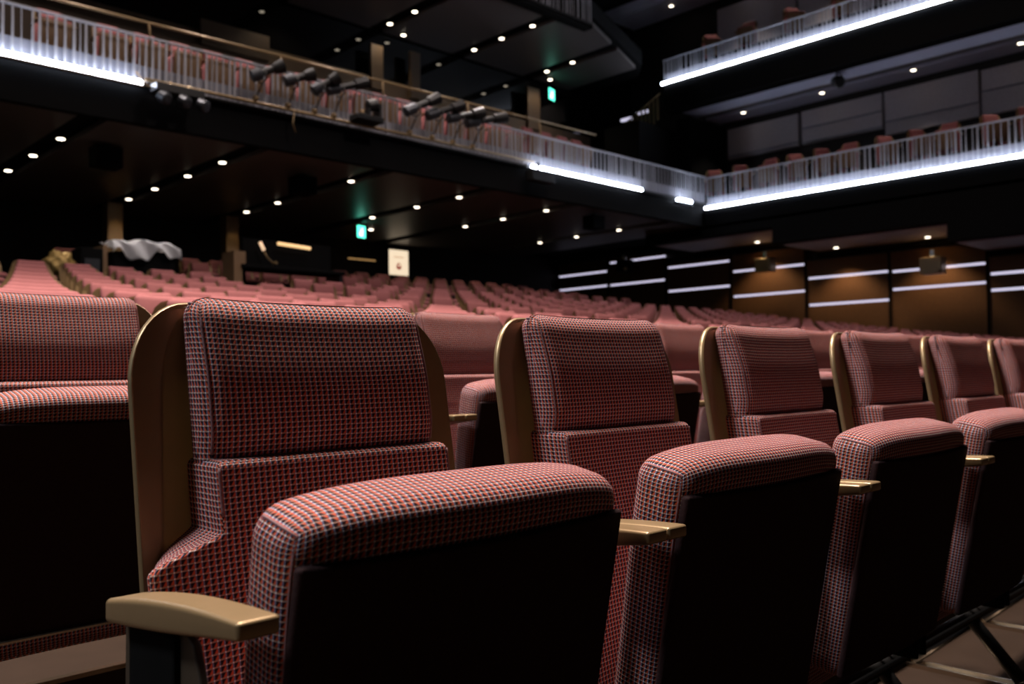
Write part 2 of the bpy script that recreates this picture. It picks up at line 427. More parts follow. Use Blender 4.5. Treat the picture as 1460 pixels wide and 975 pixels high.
# ------------------------------------------------------------------ right wall: panels with shelf lights
panels = [ # w0, w1, top z, strip levels
    (4.70, 6.78, 2.42, (2.02, 1.655)), (6.84, 8.96, 2.76, (2.27, 1.84)), (9.01, 11.12, 2.76, (2.29, 1.60)),
    (11.19, 13.34, 3.14, (2.67, 1.98)), (13.38, 15.53, 3.14, (2.985, 2.29)), (15.58, 17.73, 3.5, (3.345, 2.645)), (17.80, 19.9, 3.5, (3.10, 2.65))]
pd = ['farthest right brown wall panel, cut by the frame edge', 'brown wall panel behind the right hand bronze box light', 'brown wall panel with a warm glow between the two bronze box lights',
      'brown wall panel behind the smaller bronze box light', 'dark brown wall panel just left of the smaller bronze box light', 'dark wall panel crossed by a broken lilac light line behind a black box', 'darkest wall panel, in the far rear corner']
for (w0, w1, tz, ss), lab in zip(panels, pd):
    t = thing('wall_panel', lab, 'wall panel', W(21.42, (w0+w1)/2, 0), 0, 'brown acoustic panels on the side wall')
    z0 = FZ(max(1, int(w1) if w1 < 16 else 16)) + .1
    def loc(o): o.location = -Vector(t.location); return o
    loc(boxes('panel_board', [wb(21.36, 21.48, w0, w1, FZ(min(16, max(1, int(w0)))) , ss[1]-.012), wb(21.36, 21.48, w0, w1, ss[1]+.05, ss[0]-.012), wb(21.36, 21.48, w0, w1, ss[0]+.05, tz)], M_['wall_wood'], t))
    for z in ss:
        loc(boxes('shelf_light', [wb(21.40, 21.44, w0+.03, w1-.03, z-.010, z+.048)], M_['led_wall'], t))
    loc(boxes('seam_strip', [wb(21.33, 21.36, w1, w1+.05, z0, tz)], M_['black'], t))

# grey cloth panels behind the galleries
gp = [(11.25, 13.35, 6.64, 5.80, (5.88,)), (9.05, 11.15, 6.66, 5.80, (6.21, 5.83)), (6.86, 8.98, 6.66, 5.60, (5.92,)), (4.6, 6.80, 6.63, 5.60, (6.14,))]
gl = ['grey cloth panel at the left end behind the middle gallery', 'second grey cloth panel, with two pale ledges, behind the middle gallery', 'third and longest grey cloth panel behind the middle gallery', 'grey cloth panel behind the middle gallery at the right edge of the photo']
for (w0, w1, zt, zb, ss), lab in zip(gp, gl):
    t = thing('acoustic_panel', lab, 'wall panel', (21.4, (w0+w1)/2, HC+6), 0, 'grey cloth panels behind the middle gallery')
    b_ = boxes('cloth_board', [wb(21.34, 21.46, w0, w1, zb, zt)], M_['blind'], t); b_.location = -Vector(t.location)
    for z in ss:
        b_ = boxes('ledge', [wb(21.30, 21.345, w0, w1, z-.012, z+.014)], M_['curb'], t); b_.location = -Vector(t.location)
for i, (w0, w1) in enumerate([(11.25, 13.6), (9.05, 11.15), (6.86, 8.98)]):
    t = thing('acoustic_panel', ['grey cloth panel at the left end behind the top gallery', 'grey cloth panel with a pink seat in front of it behind the top gallery', 'grey cloth panel at the top edge of the photo behind the top gallery'][i], 'wall panel', (21.4, (w0+w1)/2, HC+9), 0, 'grey cloth panels behind the top gallery')
    b_ = boxes('cloth_board', [wb(21.34, 21.46, w0, w1, 8.2, 10.1)], M_['blind'], t); b_.location = -Vector(t.location)

# ------------------------------------------------------------------ railings
def railing(name, label, p0, p1, zb, zt, led_spans, curb=True, cool=True, seed=1):
    """p0, p1 = (u, w); slats between them"""
    rnd = random.Random(seed)
    A = Vector((*p0, 0)); B = Vector((*p1, 0)); d = (B-A); ln = d.length; d.normalize(); nrm = Vector((-d.y, d.x, 0))
    # nrm points away from the hall centre (inwards to the balcony)
    if nrm.dot(Vector((1, 1, 0))) < 0: nrm = -nrm
    ang = math.atan2(d.y, d.x)
    t = thing(name, label, 'railing', (p0[0], p0[1], zb+HC), ang)
    sgn = 1 if Vector((-math.sin(ang), math.cos(ang), 0)).dot(nrm) > 0 else -1
    h = zt - zb
    boxes('top_rail', [((0, -.02, h-.03), (ln, .03, h))], M_['slat'], t, .004)
    if curb:
        boxes('upstand', [((0, sgn*.075, -.02), (ln, sgn*.12, .25))], M_['curb'], t)
    boxes('bottom_channel', [((0, -.03, -.06), (ln, .06, -.02))], M_['black_metal'], t)
    spans = []; x = .03
    while x < ln - .03:
        w = rnd.choice((.012, .018, .026, .032)); spans.append((x, w)); x += w + rnd.choice((.055, .07, .085, .115))
    cam = Vector((0, 0, 0))
    spans.sort(key=lambda s: ((A + d*s[0]) - cam).length)
    rest = []
    for i, (x, w) in enumerate(spans):
        bb = ((x, -.012, -.02), (x+w, .012, h-.03))
        if i < 100: boxes('baluster', [bb], M_['slat'], t)
        else: rest.append(bb)
    if rest:
        o = boxes('balusters', rest, M_['slat'], t); o['kind'] = 'stuff'
    for a, b in led_spans:
        boxes('light_strip', [((a, -sgn*.085, -.068), (b, -sgn*.035, -.010))], M_['led'], t)
        boxes('strip_tray', [((a-.02, -sgn*.085, -.095), (b+.02, -sgn*.03, -.077))], M_['bronze'], t)
    return t
U0 = -2.0
railing('balcony_railing', 'long slatted white railing along the front of the middle balcony, hung with black stage lights', (U0, 12.56), (19.0, 12.56), 4.20, 4.862,
        [(0, 4.88-U0), (12.7-U0, 12.98-U0), (13.0-U0, 16.3-U0)], seed=3)
railing('gallery_railing', 'slatted white railing with a continuous bright strip along the middle side gallery', (19.0, 12.55), (19.0, 3.5), 4.09, 4.83, [(0.0, 9.05)], seed=5)
railing('gallery_railing', 'slatted white railing with a bright strip along the top side gallery', (19.0, 13.80), (19.0, 4.5), 7.56, 8.17, [(0.0, 9.3)], seed=8)
railing('balcony_railing', 'short piece of slatted railing on the top balcony at the upper edge of the photo', (11.4, 12.5), (14.62, 12.5), 7.62, 8.3, [], seed=11)
# bright end bracket in the corner between balcony and gallery
t = thing('corner_light', 'bright white lamp glowing in the corner where balcony and gallery meet', 'light', W(17.9, 12.46, 4.10))
boxes('lamp_body', [((-.30, -.05, -.10), (.30, .08, -.04))], M_['black_metal'], t)
boxes('lamp_tube', [((-.24, -.06, -.04), (.26, .05, .03))], M_['led'], t)

# bronze lighting pipe below the balcony rail and handrail above it
tube_o = tube('lighting_pipe', [W(4.9, 12.44, 4.20), W(12.7, 12.44, 4.24)], .026, M_['bronze']); tag(tube_o, 'long bronze pipe under the balcony railing that carries the stage lights', 'pipe')
t = thing('handrail', 'thin bronze handrail on brackets just above the slatted balcony railing', 'handrail', W(3, 12.75, 4.985))
o = tube('rail_tube', [Vector((u, 0, .13 + .012*(u))) for u in (-1, 2, 5, 8, 12)], .020, M_['bronze'], t)
for u in (2.07, 4.2, 6.2, 8.2, 10.2):
    tube('bracket', [(u, 0, .13+.012*u), (u+.02, 0, .02), (u+.02, -.02, -.585)], .018, M_['bronze'], t)

# ------------------------------------------------------------------ stage lights on the balcony pipe
def spot(a, b, label, grp, r=.095):
    """profile spot from lamp house a to open front b"""
    A = W(a[0], 12.26, a[1]); B = W(b[0], 12.10, b[1]); ln = (B-A).length
    t = thing('stage_spotlight', label, 'stage light', A, 0, grp); d = (B-A).normalized()
    lathe('lamp_house', [(0, r*.7), (.02, r), (ln*.30, r), (ln*.33, r*.8)], (0, 0, 0), d, M_['grey_metal'], t)
    lathe('barrel', [(ln*.33, r*.62), (ln*.74, r*.62)], (0, 0, 0), d, M_['black_metal'], t)
    lathe('lens_hood', [(ln*.70, r*.9), (ln, r*1.15), (ln, r*1.0), (ln*.8, r*.85)], (0, 0, 0), d, M_['black_metal'], t)
    mid = d*(ln*.35)
    bm = bmesh.new(); foot = Vector((mid.x, 12.42 - A.y, 4.27 + HC - A.z))
    tube_bm(bm, [mid + Vector((0, -.11, 0)), mid + Vector((0, -.11, -.12)), mid + Vector((0, 0, -.16)), mid + Vector((0, .11, -.12)), mid + Vector((0, .11, 0))], .012, 8)
    tube_bm(bm, [mid + Vector((0, 0, -.16)), foot], .012, 8)
    link('yoke', me_from(bm, True, 'yoke'), M_['black_metal'], t)
    lathe('clamp', [(-.03, .045), (.03, .045)], foot, (1, 0, 0), M_['bronze'], t, 10)
g1 = 'four stage lights in the left cluster on the balcony'; g2 = 'four stage lights in the right cluster on the balcony'
ordn = ['first', 'second', 'third', 'fourth']
for i, (a, b) in enumerate([((6.42, 4.53), (6.88, 4.76)), ((6.98, 4.58), (7.42, 4.75)), ((7.48, 4.53), (7.86, 4.80)), ((7.74, 4.60), (8.42, 4.84))]):
    spot(a, b, 'black stage light on the balcony rail, %s from the left in the left cluster' % ordn[i], g1)
for i, (a, b) in enumerate([((9.32, 4.55), (9.95, 4.90)), ((9.80, 4.58), (10.52, 4.88)), ((10.28, 4.62), (11.02, 4.84)), ((10.72, 4.62), (11.60, 4.86))]):
    spot(a, b, 'black stage light on the balcony rail, %s from the left in the right cluster' % ordn[i], g2)
# moving heads
t = thing('moving_light', 'squat black moving stage light standing on the pipe between the two clusters', 'stage light', W(8.55, 12.30, 4.24))
boxes('base', [((-.26, -.14, 0), (.26, .14, .09))], M_['black_metal'], t, .01)
boxes('yoke', [((-.02, -.10, .09), (.02, .10, .22)), ((.2, -.10, .09), (.24, .10, .34))], M_['black_metal'], t, .005)
lathe('head', [(0, .07), (.03, .10), (.18, .10), (.2, .075)], (.0, 0, .27), (1, -.2, .3), M_['black_metal'], t)
lathe('lens', [(0, .035), (.02, .03)], (-.16, -.1, .13), (0, -1, .3), M_['bronze_light'], t)
t = thing('moving_light', 'cluster of black moving lights hanging below the pipe beside the left light strip', 'stage light', W(5.35, 12.28, 4.02))
boxes('base', [((-.40, -.12, -.02), (.30, .12, .10))], M_['black_metal'], t, .01)
for x in (-.34, -.05, .22):
    lathe('head', [(0, .06), (.03, .09), (.15, .09), (.17, .06)], (x, -.06, -.08), (.4, -.7, -.4), M_['grey_metal'], t)
for x in (-.15, .12):
    tube('bracket', [(x, .1, .05), (x+.05, .12, .20)], .02, M_['bronze_light'], t)
tube('cable', [(-.62, .05, .22), (-.50, 0, .05), (-.34, -.03, 0)], .012, M_['bronze'], t)
t = thing('moving_light', 'dark box light hanging under the balcony where the right light strip begins', 'stage light', W(12.75, 12.35, 3.98))
boxes('housing', [((-.3, -.12, -.16), (.34, .1, .06))], M_['black_metal'], t, .012)
boxes('bracket', [((-.02, 0, .05), (.02, .04, .24))], M_['black_metal'], t)
tag(tube('cable', [W(7.25, 12.42, 4.2), W(7.22, 12.42, 4.0), W(7.27, 12.42, 3.86)], .012, M_['bronze']), 'short cable dangling below the balcony under the left light cluster', 'cable')

# hanging speaker / light under the top gallery
t = thing('hanging_light', 'small black stage light hanging under the top gallery fascia', 'stage light', W(19.6, 9.27, 6.70))
lathe('head', [(0, .10), (.05, .13), (.22, .14), (.25, .10)], (0, .1, -.05), (-.5, -.6, -.35), M_['black_metal'], t)
boxes('yoke', [((-.14, -.02, -.05), (-.12, .02, .10)), ((.12, -.02, -.05), (.14, .02, .10)), ((-.14, -.02, .08), (.14, .02, .10))], M_['grey_metal'], t)
boxes('bracket', [((-.02, -.02, .10), (.02, .02, .14))], M_['black_metal'], t)

def spotlamp(u, w, z, e, ang=110, col=(1, .84, .64), r=.05, aim=None, blend=.6):
    l = bpy.data.lights.new('lamp_light', 'SPOT'); l.energy = e; l.spot_size = math.radians(ang); l.spot_blend = blend; l.color = col; l.shadow_soft_size = r
    o = bpy.data.objects.new('lamp_light', l); COL.objects.link(o); o.location = W(u, w, z)
    if aim is not None:
        o.rotation_euler = (W(*aim) - o.location).to_track_quat('-Z', 'Y').to_euler()
    return o

# ------------------------------------------------------------------ downlights
def downlight(u, w, z, label, grp, proto=[None]):
    if proto[0] is None:
        t = thing('ceiling_light', '', 'ceiling light'); proto[0] = t
        lathe('rim', [(0, .062), (.004, .072), (.02, .075)], (0, 0, -.021), (0, 0, 1), M_['black_metal'], t, 20)
        lathe('lamp', [(0, .055), (.008, .055)], (0, 0, -.030), (0, 0, 1), M_['lamp'], t, 20)
    else: t = copy_tree(proto[0])
    t.location = W(u, w, z); t['label'] = label; t['group'] = grp
    return t
lights = []
rows_w = [13.7, 15.05, 16.55, 17.95]
low = {4.30: [14.1, 15.45, 16.85], 6.78: [13.95, 15.3, 16.75, 18.05], 9.23: [13.8, 15.15, 16.5, 17.85], 11.74: [13.65, 15.05, 16.7], 14.2: [13.55, 14.95, 16.3], 17.6: [14.25, 15.7, 17.05]}
nm = ['first', 'second', 'third', 'fourth', 'fifth', 'sixth', 'seventh']
for gi, (u, ws) in enumerate(low.items()):
    for k, w in enumerate(ws):
        downlight(u, w, 3.60 + .004, 'round light under the middle balcony, %s from the front in the %s dark slot' % (nm[k], nm[gi]), 'ceiling lights under the middle balcony')
        lights.append((u, w, 3.55, 3.4))
downlight(12.68, 18.1, 3.6, 'round ceiling light just right of the lower green exit sign', 'ceiling lights under the middle balcony')
up = {9.26: [17.35-1.5], 11.7: [15.0, 15.9], 14.16: [13.85, 14.87, 15.84], 16.6: [14.84, 15.74]}
for gi, (u, ws) in enumerate(up.items()):
    for k, w in enumerate(ws):
        downlight(u, w, 7.84 + .004, 'round light under the top balcony, %s from the front in the %s dark slot' % (nm[k], nm[gi]), 'ceiling lights under the top balcony')
        lights.append((u, w, 7.78, 4.0))
for u, w, s_ in ((12.3, 16.2, 'left'), (17.1, 16.1, 'right')):
    downlight(u, w, 7.83, 'single round lamp near the booth glass under the top balcony, the %s one' % s_, 'ceiling lights under the top balcony')
for k, (w, z) in enumerate([(12.15, 3.34), (10.0, 2.95), (7.83, 2.95)]):
    downlight(20.72, w, z, 'round ceiling light under the middle side gallery, %s from the rear' % nm[k], 'ceiling lights under the middle side gallery')
    lights.append((20.78, w, z-.06, 13.0))
for k, w in enumerate([12.46, 10.25, 8.03, 5.80]):
    downlight(20.70, w, 6.83 if k != 9 else 0, 'round ceiling light under the top side gallery, %s from the rear' % nm[k], 'ceiling lights under the top side gallery')
    spotlamp(20.35, w, 6.75, 80, 88, (1, .86, .74))
for k, w in enumerate((12.5, 10.3, 8.1, 6.0)):  # unseen downlights added to brighten the top gallery seats
    downlight(20.7, w, 10.40, 'added round ceiling light above the top side gallery, %s of those beyond the photo edge' % nm[k], 'ceiling lights above the top gallery')
    spotlamp(20.35, w, 10.32, 80, 88, (1, .86, .74))
downlight(20.7, 14.7, 10.40, 'single round ceiling light above the top side gallery', 'ceiling lights above the top gallery')
for u, w, z, e in lights: spotlamp(u, w, z, e*7, col=(1, .84, .64) if u < 20.7 else (1, .66, .36))

# black boxes (speakers) on the lower soffit
for i, (u, w) in enumerate([(4.95, 14.1), (8.3, 13.95), (15.4, 13.2)]):
    t = thing('ceiling_speaker', ['black box speaker on the balcony soffit, nearest the left edge', 'black box speaker on the balcony soffit above the crowd of seats, the middle one', 'black box speaker on the balcony soffit near the gallery corner'][i], 'speaker', W(u, w, 3.60), 0, 'speakers under the balcony')
    boxes('cabinet', [((-.2, -.17, -.36), (.2, .17, -.05))], M_['black'], t, .01)
    boxes('bracket', [((-.04, -.04, -.05), (.04, .04, 0))], M_['black_metal'], t)

# bronze boxes on the right wall
def boxlight(w, z, lab, m, s=1.0):
    t = thing('box_light', lab, 'light fixture', W(20.75, w, z), 0, 'boxes hung in front of the side wall')
    boxes('housing', [((-.16*s, -.24*s, -.20*s), (.16*s, .24*s, .18*s))], m, t, .015)
    boxes('top_bracket', [((-.03, -.05, .18*s), (.03, .05, .36*s))], M_['chrome'], t, .004)
    lathe('knob', [(0, .05), (.05, .05)], (-.16*s, -.17*s, -.13*s), (-1, 0, 0), M_['bronze_light'], t, 10)
boxlight(11.95, 2.70, 'small bronze box hanging before the side wall, in the middle of the wood panels', M_['bronze_light'], .95)
boxlight(7.75, 2.28, 'larger bronze box hanging before the side wall, towards the right edge', M_['bronze_light'])
boxlight(16.6, 3.13, 'black box hanging before the dark rear end of the side wall', M_['black'], .9)

# exit signs and poster
def exit_sign(u, w, z, s, lab):
    t = thing('exit_sign', lab, 'exit sign', W(u, w, z), .25)
    boxes('housing', [((-.5*s, 0, -.5*s), (.5*s, .05, .5*s))], M_['black_metal'], t, .01)
    boxes('lit_face', [((-.47*s, -.006, -.47*s), (.47*s, .002, .47*s))], M_['green'], t)
    bm = bmesh.new()
    box(bm, (-.05*s, -.012, -.08*s), (.07*s, -.006, .16*s)); box(bm, (.03*s, -.012, .19*s), (.12*s, -.006, .29*s))
    box(bm, (-.20*s, -.012, -.30*s), (-.02*s, -.006, -.08*s)); box(bm, (.02*s, -.012, -.34*s), (.12*s, -.006, -.08*s)); box(bm, (.07*s, -.012, .02*s), (.22*s, -.006, .08*s))
    link('running_figure', me_from(bm, False), M_['white_figure'], t)
    boxes('hanger', [((-.02, .01, .5*s), (.02, .04, .62*s))], M_['black_metal'], t)
exit_sign(11.98, 17.5, 3.38, .30, 'green lit exit sign with a running figure under the middle balcony')
exit_sign(17.15, 16.1, 7.42, .32, 'green lit exit sign with a running figure high under the top balcony')
t = thing('lit_poster', 'glowing cream poster with a small red emblem on the rear wall', 'poster', W(14.86, 19.9, 3.10))
boxes('frame', [((-.36, 0, -.37), (.36, .06, .37))], M_['black_metal'], t)
boxes('lit_sheet', [((-.33, -.01, -.35), (.33, .0, .35))], M_['poster'], t)
boxes('faint_lettering', [((-.17, -.014, .135), (.17, -.011, .165))], M_['pale_print'], t)
bm = bmesh.new(); n = 20
for (cx, cz, r, a0, a1) in ((0, -.10, .085, 0, 1),):
    vo = [bm.verts.new((cx + r*math.sin(2*PI*k/n)*(1-.25*math.cos(2*PI*k/n)), -.014, cz + r*1.15*math.cos(2*PI*k/n))) for k in range(n)]
    vi = [bm.verts.new((cx + r*.42*math.sin(2*PI*k/n)+.012, -.014, cz + .022 + r*.5*math.cos(2*PI*k/n))) for k in range(n)]
    for k in range(n): bm.faces.new((vo[k], vo[(k+1) % n], vi[(k+1) % n], vi[k]))
link('red_emblem', me_from(bm, False), M_['red_print'], t)

# ------------------------------------------------------------------ lit piers under the balcony
for i, (u, w) in enumerate([(6.72, 18.6), (9.28, 18.6)]):
    struct('pillar_%d' % (i+1), [wb(u-.15, u+.15, w, w+.3, FZ(16), 3.6)], M_['wood'])
    spotlamp(u+.02, w-.28, 3.52, 3.2, 55, (1, .72, .30), .03, aim=(u, w, 2.7))

# ------------------------------------------------------------------ stair rail with bronze slats between the galleries
t = thing('stair_railing', 'dark stair with bronze slats descending from the top gallery to the balcony', 'stair railing', W(19.0, 13.9, 7.3))
for k in range(11):
    y = .08 + k*.135; z = -.05 - k*.062
    boxes('slat', [((0, y, z-.62 - k*.035), (.03, y+.055, z))], M_['wood'], t)
boxes('stringer', [((.05, 0, -1.3), (.1, 1.5, -1.2))], M_['black'], t)
tube('handrail', [(0, 0, .02), (0, 1.55, -.70)], .02, M_['bronze'], t)
for i, (w, z) in enumerate(((15.0, 7.17), (15.55, 7.10))):
    tag(boxes('wall_light', [wb(19.6, 19.66, w-.2, w+.18, z-.04, z+.03)], M_['led_wall']), 'short pink white glowing slot beside the stair, the %s one' % ('upper' if i == 0 else 'lower'), 'light')['group'] = 'slot lights by the stair'

# ------------------------------------------------------------------ seats
first = make_seat('theatre_seat', '', 'theatre seat', fine=True)
PITCH = 0.545; U1 = 0.588
r1 = ['largest woven red theatre seat, folded up, with a lone bronze armrest at its left',
      'folded woven red theatre seat right beside the closest one in the front row',
      'third folded woven red theatre seat from the left in the front row',
      'fourth folded woven red theatre seat from the left in the front row',
      'fifth folded woven red theatre seat from the left, front row',
      'sixth folded woven red theatre seat in the front row, cut by the right edge']
r2 = {0: 'folded seat in the second row, cut by the left edge of the photo',
      1: 'folded seat in the second row hidden almost wholly behind the closest seat',
      2: 'folded seat in the second row seen in the gap between the first two front seats',
      3: 'folded second row seat seen between the second and third front seats',
      4: 'folded second row seat seen between the third and fourth front seats',
      5: 'folded seat in the second row mostly behind the third front seat'}
used = [False]
def place(u, n, label, grp):
    if not used[0]: o = first; used[0] = True
    else: o = copy_tree(first)
    o.location = W(u, n*1.0, FZ(n)); o['label'] = label; o['group'] = grp
    return o
KIDS[first.name] = list(first.children)
for k in range(6): place(U1 + PITCH*k, 1, r1[k], 'folded red seats of the front row')
for k in range(11):
    lab = r2.get(k, 'folded second row seat, number %s from the left' % ['', '', '', '', '', '', 'seven', 'eight', 'nine', 'ten', 'eleven'][k])
    place(U1 + PITCH*k + .01, 2, lab, 'folded red seats of the second row')
# aisle side panel on the first seat
bm = bmesh.new()
pts = [(-.092, .17), (-.097, .572), (-.105, .585), (-.235, .597), (-.252, .588), (-.268, .55), (-.33, .17)]
a = [bm.verts.new((-.252, y, z)) for y, z in pts]; b = [bm.verts.new((-.244, y, z)) for y, z in pts]
bm.faces.new(a); bm.faces.new(b[::-1])
for i in range(len(pts)): bm.faces.new((a[i], b[i], b[(i+1) % len(pts)], a[(i+1) % len(pts)]))
bmesh.ops.recalc_face_normals(bm, faces=bm.faces[:])
bmesh.ops.bevel(bm, geom=bm.edges[:], offset=.002, segments=2, affect='EDGES', profile=.5)
link('aisle_panel', me_from(bm, False), M_['panel'], first)
# underframe: beams and leg stands, one stand at every joint
BH = {1: .165, 2: .286}
BY = {1: .14, 2: .292}; BR = {1: .017, 2: .004}
for n, cnt in ((1, 7), (2, 12)):
    b_ = tube('seat_beam', [W(U1 - .25, n - BY[n], FZ(n) + BH[n]), W(U1 + PITCH*(cnt-1) + .25 if n > 1 else 5.6, n - BY[n], FZ(n) + BH[n])], BR[n], M_['black_metal'] if n == 1 else M_['steel'])
    tag(b_, 'long dark steel beam carrying the front row of seats' if n == 1 else 'thin bright steel rail under the second row of seats', 'seat beam')
stand = thing('seat_stand', '', 'seat leg')
bm = bmesh.new(); tube_bm(bm, [(0, .03, .27), (0, -.14, .152), (0, -.255, .02)], .017, 10)
link('front_leg', me_from(bm), M_['black_metal'], stand)
bm = bmesh.new(); tube_bm(bm, [(0, -.14, .152), (0, .01, .018)], .014, 10)
link('rear_leg', me_from(bm), M_['black_metal'], stand)
boxes('foot_plate', [((-.022, -.29, 0), (.022, .035, .006)), ((-.022, -.29, .006), (-.016, .035, .012)), ((.016, -.29, .006), (.022, .035, .012))], M_['steel'], stand, 0)
boxes('upright', [((-.012, -.02, .24), (.012, .035, .42))], M_['black_metal'], stand)
so = ['first', 'second', 'third', 'fourth', 'fifth', 'sixth', 'seventh', 'eighth', 'ninth', 'tenth', 'eleventh', 'twelfth']
KIDS[stand.name] = list(stand.children)
j = 0
for n, cnt in ((1, 6), (2, 11)):
    for k in range(cnt):
        o = stand if j == 0 else copy_tree(stand); j += 1
        o.location = W(U1 + PITCH*(k+.5) - .0, n, FZ(n))
        o['label'] = 'black steel leg stand under the %s row, %s from the left' % ('front' if n == 1 else 'second', so[k])
        o['group'] = 'leg stands under the %s row' % ('front' if n == 1 else 'second')

# the many rows behind: nearest ones individual, the farthest as one mass
far = make_seat('theatre_seat', '', 'theatre seat', fine=False, fab=M_['fabric_far'])
KIDS[far.name] = list(far.children)
A0, A1 = 5.75, 6.75           # aisle
spots = []
def vis(u, w):
    g = u/w
    return 0.20 < g < 3.55
for n in range(3, NROW+1):
    if n == 13: continue
    off = .2725 if n % 2 else 0.0
    k = 0
    while True:
        u = U1 + off + PITCH*k; k += 1
        if u > 19.4: break
        if A0 < u < A1: continue
        if not vis(u, n): continue
        if n >= 14 and u < 4.75: continue
        if n == 14 and u < 5.3: continue
        if (n == 14 and u > 18) or (n == 15 and u > 17.2) or (n == 16 and u > 16.2): continue
        spots.append((math.hypot(u, n), u, n))
spots.sort()
ordw = {3: 'third', 4: 'fourth', 5: 'fifth', 6: 'sixth', 7: 'seventh', 8: 'eighth', 9: 'ninth', 10: 'tenth', 11: 'eleventh', 12: 'twelfth', 14: 'thirteenth', 15: 'fourteenth', 16: 'last'}
BUDGET = 300 - 17
ind, rest = spots[:BUDGET], spots[BUDGET:]
fu = [False]
for _, u, n in ind:
    if not fu[0]: o = far; fu[0] = True
    else: o = copy_tree(far)
    side = 'left of the aisle' if u < A0 else 'right of the aisle'
    o.location = W(u, n, FZ(n))
    o['label'] = 'pink topped theatre seat in the %s row, %s' % (ordw[n], side)
    o['group'] = 'seats of the %s row %s' % (ordw[n], side)
def merged(name, proto, places):
    bm = bmesh.new(); mats = []
    for ch in proto.children:
        me = ch.data
        m = me.materials[0]
        if m not in mats: mats.append(m)
    for loc, rz in places:
        for ch in proto.children:
            nb = len(bm.faces); nv = len(bm.verts)
            bm.from_mesh(ch.data)
            bm.verts.ensure_lookup_table(); bm.faces.ensure_lookup_table()
            T = Matrix.Translation(loc) @ Matrix.Rotation(rz, 4, 'Z')
            bmesh.ops.transform(bm, matrix=T, verts=bm.verts[nv:])
            mi = mats.index(ch.data.materials[0])
            for f in bm.faces[nb:]: f.material_index = mi
    me = bpy.data.meshes.new(name); bm.to_mesh(me); bm.free()
    for m in mats: me.materials.append(m)
    for p in me.polygons: p.use_smooth = True
    return link(name, me, None)
if rest:
    o = merged('theatre_seats', far, [(W(u, n, FZ(n)), 0) for _, u, n in rest])
    tag(o, 'mass of far pink theatre seats filling the rearmost rows under the balcony', 'theatre seats', None, 'stuff')

# balcony and gallery seats: brown undersides
bal = make_seat('theatre_seat', '', 'theatre seat', fine=False, fab=M_['fabric_far'], pan=M_['wood'])
KIDS[bal.name] = list(bal.children)
bu = [False]
def bplace(u, w, z, rz, lab, grp):
    if not bu[0]: o = bal; bu[0] = True
    else: o = copy_tree(bal)
    o.location = W(u, w, z); o.rotation_euler = (0, 0, rz); o['label'] = lab; o['group'] = grp
cn = ['first', 'second', 'third', 'fourth', 'fifth', 'sixth', 'seventh', 'eighth', 'ninth', 'tenth', 'eleventh', 'twelfth', 'thirteenth', 'fourteenth', 'fifteenth', 'sixteenth', 'seventeenth', 'eighteenth', 'nineteenth', 'twentieth']
us = [3.95] + [4.75 + .545*k for k in range(16)]
for k, u in enumerate(us):
    bplace(u, 13.5, 4.325, 0, 'pink seat behind the balcony railing, %s from the left' % cn[k], 'pink seats in the balcony front row')
for k, u in enumerate((13.95, 14.55, 15.1, 15.6)):
    bplace(u, 13.9, 4.56, 0, 'pink seat at the right end of the balcony, %s of four standing apart' % cn[k], 'four pink seats at the balcony right end')
for k, (w, rz) in enumerate([(12.95, -.9), (12.17, -.75), (11.28, -1.5), (10.65, -.8), (9.96, -.7), (9.23, -1.5), (8.46, -.8), (7.75, -.7), (7.02, -1.5), (6.24, -.8), (5.55, -.8)]):
    bplace(20.0, w, 4.33, rz, 'single pink seat on the middle side gallery, %s from the rear' % cn[k], 'single seats on the middle side gallery')
for k, w in enumerate((12.97, 11.8, 10.65, 9.4)):
    bplace(20.0, w, 7.95, (-.8, -1.4, -.7, -.8)[k], 'single pink seat on the top side gallery, %s from the rear' % cn[k], 'single seats on the top side gallery')
struct('balcony_step', [wb(13.4, 18.0, 13.55, 14.6, 4.325, 4.56)], M_['black'])

# ------------------------------------------------------------------ equipment in the cross aisle
zf = FZ(13)
t = thing('covered_console', 'mixing console under a crumpled white plastic sheet in the rear cross aisle', 'mixing console', W(5.12, 13.20, zf - .06))
boxes('desk', [((-.45, -.2, 0), (.45, .25, 2.0-zf-.86+.86-.12))], M_['black'], t, .01)
bm = bmesh.new(); nx, ny = 34, 16; ht = 2.03 - zf; g = []
rs = random.Random(4); ph = [rs.uniform(0, 6) for _ in range(6)]
for j_ in range(ny+1):
    row = []
    for i in range(nx+1):
        x = -.50 + 1.0*i/nx; v = j_/ny
        z = ht + .03*math.sin(x*7+ph[0]) + .022*math.sin(x*17+ph[1]+v*3)
        if v < .55: y = -.28; z2 = z - (.55-v)*(.40 + .16*math.sin(x*9+ph[2]) + .1*math.sin(x*21+ph[3])); y += .03*math.sin(x*19+v*5+ph[4]) - .02*(.55-v)
        else: y = -.28 + (v-.55)*1.2; z2 = z + .015*math.sin(x*11+v*20)
        row.append(bm.verts.new((x, y, z2)))
    g.append(row)
for p, q in zip(g, g[1:]):
    for i in range(nx): bm.faces.new((p[i], p[i+1], q[i+1], q[i]))
bmesh.ops.solidify(bm, geom=bm.faces[:], thickness=.006)
sheet = link('plastic_sheet', me_from(bm), M_['sheet'], t)
t = thing('equipment_rack', 'black equipment rack between the gold cover and the white sheet', 'equipment rack', W(4.40, 13.20, zf))
boxes('cabinet', [((-.17, -.2, 0), (.13, .2, 1.10))], M_['black'], t, .01)
boxes('front_panel', [((-.12, -.212, .7), (.08, -.202, .95))], M_['grey_metal'], t)
boxes('side_board', [((.13, -.2, 0), (.19, .2, 1.16))], M_['wood'], t)
bm = bmesh.new(); bmesh.ops.create_icosphere(bm, subdivisions=4, radius=1)
